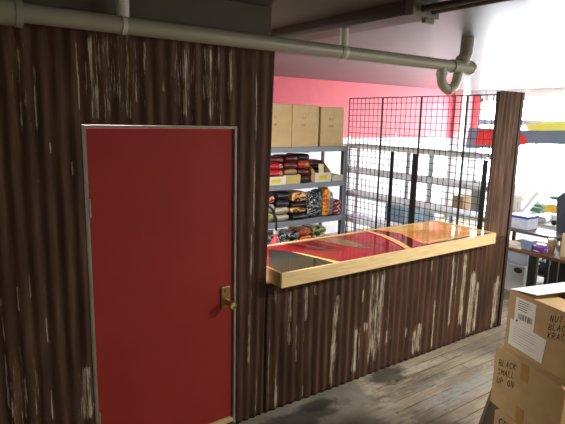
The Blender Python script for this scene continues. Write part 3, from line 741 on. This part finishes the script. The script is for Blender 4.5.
# shipping papers on the left face
def face_quad(b, pts, lift):   # pts in (distance along face, height)
    b.add([(-lift, -p[0], p[1]) for p in pts], [tuple(range(len(pts)))])
b = MB(); face_quad(b, [(.055,.175),(.055,.345),(.205,.345),(.205,.175)], .0012); lb = b.build('shipping_label', PAPER, t3)
b = MB()
rg = random.Random(4); u = .085
while u < .185:
    w = rg.choice((.003,.005,.008)); face_quad(b, [(u,.215),(u,.252),(u+w,.252),(u+w,.215)], .0018); u += w+rg.choice((.003,.005,.007))
for v in (.325,.312,.298,.285,.272): face_quad(b, [(.075,v),(.075,v+.004),(.14+rg.random()*.05,v+.004),(.14,v)], .0018)
face_quad(b, [(.07,.19),(.07,.206),(.084,.206),(.084,.19)], .0018)
b.build('barcode', mat('label_ink', (70,64,62), .7), lb)
b = MB(); face_quad(b, [(.03,.035),(.03,.20),(.06,.196),(.21,.178),(.30,.17),(.285,.02)], .0024); lb = b.build('packing_slip', PAPER, t3)
b = MB()
for k in range(7): v = .16-.016*k; face_quad(b, [(.06,v),(.06,v+.002),(.2+rg.random()*.06,v+.002-.006),(.2,v-.006)], .003)
b.build('printed_lines', mat('faint_print', (170,160,148), .7), lb)
write(['NUTTY','BLACK','KRACKS'], .036, (-.0003,-.30,.285), (0,-1,0), (0,0,1), (-1,0,0), .0022, rise=.3, gap=1.4).build('handwriting', INK, t3)
# dark plank leaning behind the lowest box
b = MB(); b.prism([(2.79,0),(3.05,0),(3.2,.42),(3.0,.42)], -1.10, -1.075, axis='y')
tag(b.build('dark_plank', mat('dark_stained_timber', (84,66,46), .6, var=.25, vscale=8), None, bevel=.003), 'dark stained board leaning behind the lowest foreground box', 'board')


# ------------------------------------------------------------------ office corner beyond the pillar
DESK = mat('dark_brown_desktop', (104,72,56), .4, var=.15, vscale=4, stretch=(1,6,1))
t = thing('desk', 'dark brown desk with black legs beyond the corrugated pillar', 'desk', (5.33,0,0))
b = MB(); b.box(0,.62,-1.0,.42,.695,.73); b.build('desktop', DESK, t, bevel=.003)
for x, y in ((.03,-.06),(.03,-.39),(.52,-.06),(.52,-.39),):
    b = MB(); b.box(x,x+.05,y,y+.09,0,.695); b.build('leg', BLACKM, t, bevel=.003)
t = thing('side_table', 'raised side table with a dark edge standing behind the desk', 'table', (5.98,0,0))
b = MB(); b.box(0,.37,.1,.80,.775,.805); b.build('tabletop', mat('dark_grey_tabletop', (92,86,84), .4), t, bevel=.003)
for x, y in ((.02,.12),(.31,.12),(.02,.74),(.31,.74)):
    b = MB(); b.box(x,x+.035,y,y+.035,0,.775); b.build('leg', BLACKM, t)
TUB = mat('pale_grey_plastic_tub', (206,208,208), .4)
def tub(label, x, y, z, w, d, h, m):
    t = thing('storage_tub', label, 'tub', (x,y,z), 0, 'plastic tubs under the side table')
    b = MB(); b.prism([(0,.0),(d,0),(d,h-.03),(0,h-.03)], 0, w, axis='x'); b.box(-.008,w+.008,-.008,d+.008,h-.03,h); b.build('tub_body', m, t, bevel=.012, smooth=True)
    b = MB(); b.prism([(d*.08+.10*math.cos(a)*.55+.06, h*.80+.035*math.sin(a)) for a in [2*PI*i/14 for i in range(14)]], -.006, -.001, axis='x'); b.build('hand_hole', BLACKP, t)
    return t
tub('pale grey plastic tub with dark hand hole, standing on the floor beyond the pillar', 6.03,.42,0,.34,.27,.36,TUB)
tub('blue grey plastic tub stacked on the pale tub under the side table', 6.03,.42,.36,.34,.27,.26,mat('blue_grey_tub', (168,178,190), .4))
# things on the desk and side table
def box_thing(name, label, cat, x, y, z, w, d, h, m, lid=None, rz=0, group=None):
    t = thing(name, label, cat, (x,y,z), rz, group)
    lh = .03 if lid else 0
    b = MB(); b.box(0,w,0,d,0,h-lh); b.build('body', m, t, bevel=.004)
    if lid:
        b = MB(); b.box(-.004,w+.004,-.004,d+.004,h-lh,h); b.build('lid', lid, t, bevel=.004)
    else:
        b = MB(); b.box(w*.42,w*.58,-.001,d+.001,h-.0005,h+.0005); b.build('tape', TAPE, t)
    return t
box_thing('file_box', 'white file box with a blue lid on the side table', 'box', 6.06,.46,.8065,.24,.28,.165, mat('white_printed_card', (206,208,222), .6, var=.12, vscale=18), mat('cobalt_blue', (40,76,190), .4))
box_thing('file_box', 'solid blue box at the table end beside the white file box', 'box', 6.03,.752,.8065,.2,.025,.15, mat('cobalt_blue_card', (44,84,200), .4))
box_thing('small_carton', 'blue grey little carton on the desk', 'box', 5.40,.04,.73,.12,.12,.105, mat('blue_grey_card', (120,134,160), .6))
b = thing('sweet_packet', 'purple, red and white packet on the desk', 'packet', (5.46,-.04,.73))
puff(.12,.13,.09,77).build('packet', print_mat('packet_print', (84,64,160), (214,60,70), 22, .5, (236,230,236)), b, smooth=True)
mb = MB(); mb.box(-.05,.05,-.07,-.062,.04,.044); mb.build('seal', mat('foil_seal', (180,180,190), .3), b)
t = thing('beaker', 'tan cup on the desk beside the cream carton', 'cup', (5.56,-.10,.73))
b = MB(); b.lathe([(.034,0),(.042,.12),(.046,.13)], seg=18); b.build('cup_body', mat('tan_cup', (186,164,128), .5), t, smooth=True)
b = MB(); b.lathe([(.047,.13),(.047,.14),(.04,.145)], seg=18); b.build('cup_lid', mat('white_lid', (220,214,200), .4), t, smooth=True)
box_thing('small_carton', 'cream carton at the right edge of the desk', 'box', 5.45,-.52,.73,.26,.27,.25, mat('cream_card', (226,206,160), .7))
for k, (x, y, r) in enumerate(((5.46,.29,.1),(5.5,.28,-.12))):
    b = MB(); b.box(-.1,.1,-.14,.14,0,.012)
    o = b.build('paper_stack', mat('cream_paper', (232,214,196), .7), None, loc=(x,y,.73+.012*k), rot=(0,0,r))
    tag(o, ['flat cream papers on the desk by the pillar','upper cream papers lying askew on the papers by the pillar'][k], 'papers')
# wide bright table behind
t = thing('trestle_table', 'long white trestle table heaped with clothing under the window', 'table', (6.9,.45,0))
b = MB(); b.box(0,1.8,0,1.85,.71,.75); b.build('tabletop', WHITEP, t, bevel=.005)
for x, y in ((.05,.05),(1.7,.05),(.05,1.75),(1.7,1.75)):
    b = MB(); b.box(x,x+.05,y,y+.05,0,.71); b.build('leg', STEEL, t)
def heap(name, label, key, x, y, z, w, d, h, rz=0):
    o = thing(name, label, 'clothing', (x,y,z), rz, 'clothing heaped on the white table')
    SEED[0] += 1; puff(w,d,h,SEED[0],.03).build('cloth', key, o, smooth=True)
    mb = MB(); mb.box(-w*.3,w*.3,-d*.505,-d*.45,h*.44,h*.47); mb.build('fold', key, o)
    return o
TEALC = print_mat('teal_cloth', (120,196,184), (50,110,100), 14, .54, (226,240,236))
GREENC = print_mat('dark_green_cloth', (70,120,100), (190,220,206), 14, .52)
WHITEC = print_mat('white_cloth', (226,226,226), (120,124,126), 9, .6)
heap('folded_clothing', 'dark green cloth heap at the back of the white table', GREENC, 7.73,1.23,.7515,.26,.22,.21)
heap('folded_clothing', 'teal and white cloth heap in the middle of the white table', TEALC, 8.06,1.24,.7515,.28,.32,.19,.1)
heap('folded_clothing', 'white cloth heap at the near edge of the white table', WHITEC, 7.08,.84,.7515,.26,.24,.10,.2)
heap('folded_clothing', 'grey white cloth heap by the chair on the white table', WHITEC, 7.36,.80,.7515,.22,.24,.10,-.1)
heap('folded_clothing', 'pale teal cloth heap behind the chair', TEALC, 8.42,1.2,.7515,.3,.3,.24,.1)
b = thing('yellow_bag', 'crumpled yellow bag on the white table beside the grey chair', 'bag', (7.72,.90,.7515))
puff(.3,.3,.2,91).build('bag_body', mat('yellow_plastic', (240,200,60), .35, var=.1), b, smooth=True)
mb = MB(); mb.tube([(-.06,0,.15),(-.03,.02,.2),(.03,.02,.2),(.06,0,.15)], .008, 8); mb.build('handle', mat('yellow_handle', (230,190,60), .4), b, smooth=True)
for k, (x, y, l) in enumerate(((7.0,.60,'small dark ball at the near corner of the white table'),)):
    b = MB(); b.lathe([(.01,-.0),(.028,.008),(.04,.035),(.028,.065),(.008,.074)], seg=14)
    tag(b.build('ball', mat('dark_ball', (36,24,24), .4), None, smooth=True, loc=(x,y,.7515)), l, 'ball')
t = thing('white_bucket', 'white plastic bucket on the table beyond the pillar', 'bucket', (7.42,1.42,.75))
b = MB(); b.lathe([(.085,0),(.10,.24),(.106,.245),(.106,.26),(.095,.26),(.09,.02)], seg=24); b.build('bucket_body', mat('white_plastic', (224,222,214), .4), t, smooth=True)
b = MB(); b.tube([(.1*math.cos(a),.1*math.sin(a)*.3-.1,.2-.12*math.sin(a)) for a in [PI*i/10 for i in range(11)]], .004, 6); b.build('wire_handle', STEEL, t, smooth=True)
b = MB(); b.tube([(6.96,1.06,.81),(7.62,1.2,1.04)], .05, 16)
tag(b.build('paper_roll', mat('white_roll', (240,240,238), .5), None, smooth=True), 'white roll leaning diagonally over the heaped table', 'roll')
# office chair
CH = mat('dark_grey_chair_cloth', (70,74,84), .7)
t = thing('office_chair', 'dark grey office chair at the right edge of the view', 'chair', (6.69,.105,0))
b = MB(); b.prism([(-.19,0),(.19,0)]+[(.24*math.cos(a),.52+.13*math.sin(a)) for a in [PI*i/12 for i in range(0,13)]], -.035, .035, axis='x')
bk = b.build('backrest', CH, t, bevel=.02, loc=(-.2,0,.66), smooth=True)
b = MB(); b.box(-.24,.24,-.24,.24,.42,.50); b.build('seat', CH, t, bevel=.03, smooth=True, seg=3)
b = MB(); b.tube([(0,0,.08),(0,0,.42)], .03, 12); b.build('gas_stem', BLACKP, t, smooth=True)
for k in range(5):
    a = 2*PI*k/5+.3
    b = MB(); b.tube([(0,0,.10),(.27*math.cos(a),.27*math.sin(a),.07)], [.03,.018], 8); lg = b.build('leg', BLACKP, t, smooth=True)
    b = MB(); b.tube([(.27*math.cos(a)-.02*math.sin(a),.27*math.sin(a)+.02*math.cos(a),.03),(.27*math.cos(a)+.02*math.sin(a),.27*math.sin(a)-.02*math.cos(a),.03)], .03, 12); b.build('castor', BLACKP, lg, smooth=True)
t = thing('black_bag', 'round black bag on the floor under the white table', 'bag', (7.25,.78,0.0015))
puff(.4,.34,.2,55).build('bag_body', mat('black_nylon', (26,26,30), .5), t, smooth=True)
mb = MB(); mb.tube([(-.08,0,.18),(-.05,.02,.26),(.05,.02,.26),(.08,0,.18)], .012, 8); mb.build('handle', BLACKP, t, smooth=True)
heap('folded_clothing', 'white rag heap on the floor by the tubs', WHITEC, 6.62,.62,0,.22,.24,.09)

# stuff seen through the mesh
box_thing('carton', 'small brown carton seen through the mesh beside the black shelf post', 'box', 6.93,2.0,.7515,.2,.2,.20, CARD)
box_thing('carton', 'tall grey carton seen through the mesh just left of the pillar', 'box', 6.97,1.74,.7515,.14,.14,.36, mat('grey_card', (150,150,144), .7))
t = box_thing('plastic_crate', 'pale blue crate seen through the mesh on the far floor', 'crate', 6.2,2.35,0,.5,.6,.82, mat('pale_blue_plastic', (150,186,214), .4), mat('white_crate_lid', (220,226,230), .4))
# white corner post and banner in front of the window
b = MB(); b.box(9.62,9.80,4.08,4.26,0,2.70); b.box(9.60,9.82,4.06,4.28,0,.1); b.box(9.6,9.82,4.06,4.28,2.66,CEIL)
tag(b.build('wall_post', WHITEP, bevel=.004), 'white corner post where the red wall ends', None, None, 'structure')
t = thing('banner', 'slate banner with red patch and yellow stripe hung across the bright window', 'banner', (9.3,3.7,1.58))
def yz(*p): return [(-(y),z) for y,z in p]
b = MB(); b.prism(yz((0,0),(.05,.42),(1.1,.42),(1.2,.40),(2.9,.46),(2.9,.20),(1.35,.16),(.9,.04)), 0, .006, axis='x'); b.build('banner_cloth', mat('slate_cloth', (112,124,140), .8), t)
b = MB(); b.prism(yz((.2,.08),(.3,.38),(.75,.40),(1.22,.33),(1.34,.17),(.9,.10)), -.004, -.001, axis='x'); b.build('red_patch', mat('red_banner_print', (226,50,50), .8), t)
b = MB(); b.prism(yz((1.25,.50),(1.5,.54),(2.9,.62),(2.9,.465),(1.55,.405),(1.3,.405)), -.004, .002, axis='x'); b.build('yellow_stripe', mat('yellow_banner_print', (240,232,110), .8), t)
for y in (-.06, -1.1, -2.1, -2.88):
    b = MB(); b.tube([(.003,y,.38),(.003,y,1.2)], .003, 6); b.build('hanging_wire', STEEL, t)
t = thing('blind_rail', 'grey horizontal rail across the bright window above the banner', 'rail', (9.55,3.6,2.12))
b = MB(); b.box(-.03,.03,-2.6,.0,-.05,.05); b.build('rail', mat('grey_rail', (150,150,154), .5), t, bevel=.004)
for y in (-.1, -2.5):
    b = MB(); b.tube([(0,y,.03),(0,y,.66)], .008, 8); b.build('drop_rod', STEEL, t)

# ------------------------------------------------------------------ light
w = bpy.data.worlds.new('world'); SC.world = w; w.use_nodes = True
w.node_tree.nodes['Background'].inputs[0].default_value = (.75,.85,1,1); w.node_tree.nodes['Background'].inputs[1].default_value = .3
SC.view_settings.view_transform = 'Standard'; SC.view_settings.look = 'None'
SC.view_settings.gamma = 1; SC.view_settings.use_curve_mapping = False
SC.view_settings.exposure = 0.6
SC.cycles.max_bounces = 8; SC.cycles.diffuse_bounces = 5
SC.cycles.use_denoising = True
